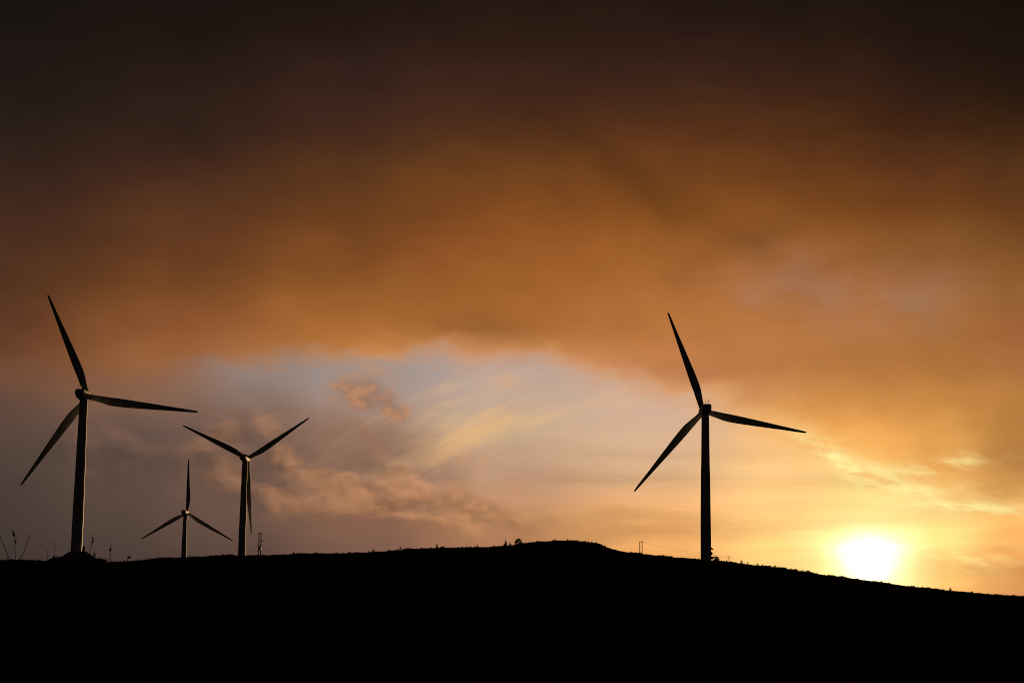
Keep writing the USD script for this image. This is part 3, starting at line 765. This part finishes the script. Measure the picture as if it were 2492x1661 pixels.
TREES = [
    (714.5, 1342.5, 7, 'low leaning bush on the skyline right of the twin pole pylon', 'bush'),
    (897, 1339.5, 4, 'tiny conifer just left of the first spreading conifer on the left slope', 'conifer'),
    (908, 1333, 9, 'low spreading conifer, leftmost of those on the slope left of the hilltop', 'conifer'),
    (946.6, 1336.5, 5, 'tiny pointed conifer between the two broad conifers on the left slope', 'conifer'),
    (967, 1335, 4, 'tiny sapling touching the left side of a broader conifer on the left slope', 'conifer'),
    (974.6, 1328, 10, 'broad pointed conifer with a sapling at its left side on the left slope', 'conifer'),
    (1026, 1332, 5, 'low hump of a bush left of the tall spiky conifer', 'bush'),
    (1063, 1320.5, 9, 'tall spiky conifer with a long thin tip, midway along the left slope', 'conifer'),
    (1082, 1326, 4, 'thin sapling just right of the tall spiky conifer', 'conifer'),
    (1136, 1327, 5, 'very small conifer left of the lone one before the group of three', 'conifer'),
    (1162, 1322.5, 7, 'lone small conifer left of the group of three near the hilltop', 'conifer'),
    (1230.4, 1312, 10, 'dense narrow conifer, left one of the group of three near the hilltop', 'conifer'),
    (1241, 1317, 8, 'short conifer in the middle of the group of three near the hilltop', 'conifer'),
    (1261.5, 1309.5, 19, 'big rounded bushy tree, right one of the group of three near the hilltop', 'bush'),
    (1472, 1325.5, 5, 'tiny sapling on the slope just right of the hilltop', 'conifer'),
    (1744, 1353, 13, 'bush at the bottom of the steps of the right turbine', 'bush'),
    (1768.7, 1360, 6, 'small conifer just left of the single power pole', 'conifer'),
    (1804.4, 1360.5, 8, 'blunt topped conifer, first one right of the single power pole', 'conifer'),
    (1819.5, 1365, 7, 'pointed conifer, second one right of the single power pole', 'conifer'),
    (1843, 1368, 7, 'pointed conifer, third one right of the single power pole', 'conifer'),
    (1864, 1374, 5, 'thin sapling between the third conifer and the clump on the right slope', 'conifer'),
    (1873.9, 1373, 9, 'full conifer at the left end of the clump on the right slope', 'conifer'),
    (1885.6, 1373.5, 10, 'wide loose conifer inside the clump on the right slope', 'conifer'),
    (1897, 1376.5, 6, 'ragged sapling at the right end of the clump on the right slope', 'conifer'),
    (1905, 1379.5, 16, 'low thicket just right of the clump on the right slope', 'bush'),
    (1925, 1381, 6, 'small conifer on top of the long thicket on the right slope', 'conifer'),
    (1935, 1383.5, 14, 'long low thicket with a small conifer on it on the right slope', 'bush'),
    (1946, 1386, 5, 'thin sapling just right of the long thicket on the right slope', 'conifer'),
    (1952.5, 1384, 8, 'ragged conifer right of the long thicket on the right slope', 'conifer'),
    (1958.5, 1386.5, 5, 'slim sapling close to the right of the ragged conifer', 'conifer'),
    (1966, 1386.5, 10, 'low bush at the right end of the ragged row left of the sun', 'bush'),
    (1988, 1391, 5, 'lone tiny conifer on the slope left of the sun', 'conifer'),
    (2026, 1397.5, 7, 'small dark conifer nearest the sun on its left', 'conifer'),
    (2087, 1405.5, 6, 'tiny bush at the left foot of the sun', 'bush'),
    (2144.5, 1411.5, 6, 'tiny conifer at the right foot of the sun', 'conifer'),
    (2223.7, 1424, 6, 'small low bush, first one right of the sun', 'bush'),
    (2281.5, 1431, 6, 'low bush just left of the largest conifer right of the sun', 'bush'),
    (2313, 1427, 10, 'largest conifer on the slope right of the sun', 'conifer'),
    (2364.7, 1437.5, 7, 'small bush right of the largest conifer near the right border', 'bush'),
    (2405, 1443.5, 6, 'low bush farthest right on the skyline', 'bush'),
]
for tdef in TREES:
    skyline_tree(*tdef[:4], kind=tdef[4])

# ------------------------------------------------------------------ heather and grass tufts
def tuft(h, w, n, s):
    r_ = random.Random(s); vs, fs = [], []
    for _ in range(n):
        a = r_.random() * 6.283; L = h * r_.uniform(0.5, 1.0); sp = w * r_.uniform(0.1, 1.0)
        c, s_ = math.cos(a), math.sin(a); wd = 0.05 * h + 0.02
        b = len(vs)
        vs += [[c * sp * 0.3 - s_ * wd, s_ * sp * 0.3 + c * wd, -0.05], [c * sp * 0.3 + s_ * wd, s_ * sp * 0.3 - c * wd, -0.05], [c * sp, s_ * sp, L]]
        fs += [[b, b + 1, b + 2]]
    return trimesh.Trimesh(np.array(vs), np.array(fs), process=False)

pi = UsdGeom.PointInstancer.Define(stage, '/World/heather_tufts')
protos = []
for k in range(4):
    m = usdkit.mesh(stage, f'/World/heather_tufts/tuft_{k + 1:03d}', tuft(0.34 + 0.06 * k, 0.35, 26, 90 + k), heather)
    protos.append(m.GetPath())
pi.CreatePrototypesRel().SetTargets(protos)
aa = rng.uniform(-17.5, 17.5, 9000); dd = ridge_dist(aa) + rng.uniform(-28, 3, 9000)
nn = noise(np.stack([aa * 2.2, dd * 0.05, 0 * aa], -1), 33)
keep = nn > rng.uniform(0.25, 0.8, 9000)
aa, dd = np.radians(aa[keep]), dd[keep]
tx_, ty_ = dd * np.sin(aa), dd * np.cos(aa)
tz_ = ground_z(tx_, ty_)
mr, ma = rng.uniform(5.2, 11.0, 70), rng.uniform(0, 2 * np.pi, 70)
mz = np.interp(mr, prof[:, 0], prof[:, 1]) + MZ - 0.05
tx_ = np.concatenate([tx_, mound_c[0] + mr * np.cos(ma)]); ty_ = np.concatenate([ty_, mound_c[1] + mr * np.sin(ma)]); tz_ = np.concatenate([tz_, mz])
n = len(tx_)
pi.CreatePositionsAttr(Vt.Vec3fArray.FromNumpy(np.stack([tx_, ty_, tz_], -1).astype(np.float32)))
pi.CreateProtoIndicesAttr(Vt.IntArray.FromNumpy(rng.integers(0, 4, n).astype(np.int32)))
sc = rng.uniform(0.5, 1.3, n) * np.where(rng.random(n) < 0.10, 1.6, 1.0)
pi.CreateScalesAttr(Vt.Vec3fArray.FromNumpy(np.stack([sc * 1.3, sc * 1.3, sc], -1).astype(np.float32)))
rot = rng.uniform(0, 2 * np.pi, n)
pi.CreateOrientationsAttr(Vt.QuathArray([Gf.Quath(float(math.cos(x / 2)), 0.0, 0.0, float(math.sin(x / 2))) for x in rot]))
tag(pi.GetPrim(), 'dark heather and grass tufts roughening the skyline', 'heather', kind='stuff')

# ------------------------------------------------------------------ tall weeds on the near bank
WD = 14.0
def weed(label, stem, heads, r0=0.0042, d=WD):
    """stem: photo points from root to tip; heads: (x0, y0, x1, y1, half width px)"""
    pts = [EYE + ray(x, y) * d for x, y in stem]
    root = pts[0].copy(); g0 = gz(root)
    if root[2] > g0 - 0.03: pts = [np.array([root[0], root[1], g0 - 0.05])] + pts
    o = np.array([pts[0][0], pts[0][1], g0])
    t = thing('tall_weed', o, label, 'weed', 'dry weed stalks in the near grass')
    from scipy.interpolate import CubicSpline
    P_ = np.array(pts) - o
    if len(P_) > 2:
        s = np.concatenate([[0], np.cumsum(np.linalg.norm(np.diff(P_, axis=0), axis=1))])
        ss = np.linspace(0, s[-1], 28)
        P_ = np.stack([np.interp(ss, s, P_[:, k]) for k in range(3)], -1)
        for _ in range(4):
            P_[1:-1] = (P_[:-2] + 2 * P_[1:-1] + P_[2:]) / 4
    part('stem', tube(P_, np.linspace(r0, r0 * 0.45, len(P_)), 7), dry_stem, t, smooth=40)
    for x0, y0, x1, y1, hw in heads:
        a, b = EYE + ray(x0, y0) * d - o, EYE + ray(x1, y1) * d - o
        w = hw / FPX * d
        u = np.linspace(0, 1, 9)
        body = tube([a + (b - a) * k for k in u], w * np.array([0.25, 0.7, 0.95, 1.0, 0.95, 0.85, 0.7, 0.45, 0.12]), 9)
        nrm = noise(body.vertices * 260, int(x0)) - 0.5
        c = np.array([a + (b - a) * np.clip(np.dot(v - a, b - a) / np.dot(b - a, b - a), 0, 1) for v in body.vertices])
        body.vertices = c + (body.vertices - c) * (1 + nrm[:, None] * 0.7)
        hd = part('seed_head', body, seed, t)
        r_ = random.Random(int(x0 * 7 + y0))
        bits = []
        for _ in range(14):
            k = r_.random(); q0 = a + (b - a) * k
            dv = np.array([r_.gauss(0, 1), r_.gauss(0, 1), r_.gauss(0.4, 0.8)]); dv /= np.linalg.norm(dv)
            bits.append(tube([q0, q0 + dv * w * r_.uniform(1.0, 1.7)], [0.0013, 0.0005], 4))
        part('bristles', bits, seed, hd)

weed('curved bare stalk bending out over the left border', [(27, 1366), (17, 1346), (8.5, 1325), (0, 1304), (-9, 1280)], [])
weed('tall stalk near the left border with nodding seed head and a smaller side head', [(37.7, 1368), (36.5, 1335), (36, 1320), (35.2, 1303)], [(35.2, 1305, 30.4, 1290, 2.3), (37.0, 1321, 39.4, 1313, 1.8)])
weed('long bare stalk arching to the right, third from the left border', [(44.0, 1366), (55.5, 1347), (64.6, 1330), (69.7, 1313), (72.8, 1298)], [])
weed('short faint stalk between the curved stalk and the seed head stalk', [(22.6, 1366), (25.5, 1350), (29, 1338.6)], [], 0.0028)
weed('very short blade left of the short faint stalk', [(16.6, 1366), (17.5, 1356), (19, 1349)], [], 0.0026)
weed('thin straight stalk standing alone left of the gravel mound', [(113.3, 1370), (114.7, 1349), (116.5, 1335)], [], 0.0032)
weed('thin stalk leaning right over the left handrail of the mound', [(130, 1366), (132.6, 1340), (135.8, 1318)], [], 0.0034)
weed('leaning stalk with two dark seed heads right of the left tower', [(212, 1366), (217.6, 1343.7), (221, 1332), (224.4, 1319), (226, 1308), (227.2, 1296)], [(225.0, 1311.5, 226.0, 1306.5, 1.7), (223.6, 1321.5, 229.0, 1312, 1.7)])
weed('upright stalk with one oval seed head right of the sloping rail fence', [(267.6, 1370), (267.9, 1350), (268.2, 1336), (269.2, 1328), (270.6, 1321)], [(267.8, 1340.5, 268.8, 1331.5, 2.5)])
weed('low forked thistle right of the sloping rail fence', [(312.3, 1372), (312.6, 1359), (311.8, 1355), (308.2, 1350)], [(312.6, 1359, 316.4, 1350.5, 2.5)], 0.005)
weed('small forked thistle at the right edge of the mound', [(229.8, 1366), (229.6, 1353), (231.5, 1349), (234.0, 1345.5)], [(229.6, 1352, 228.4, 1344, 2.0)], 0.005)
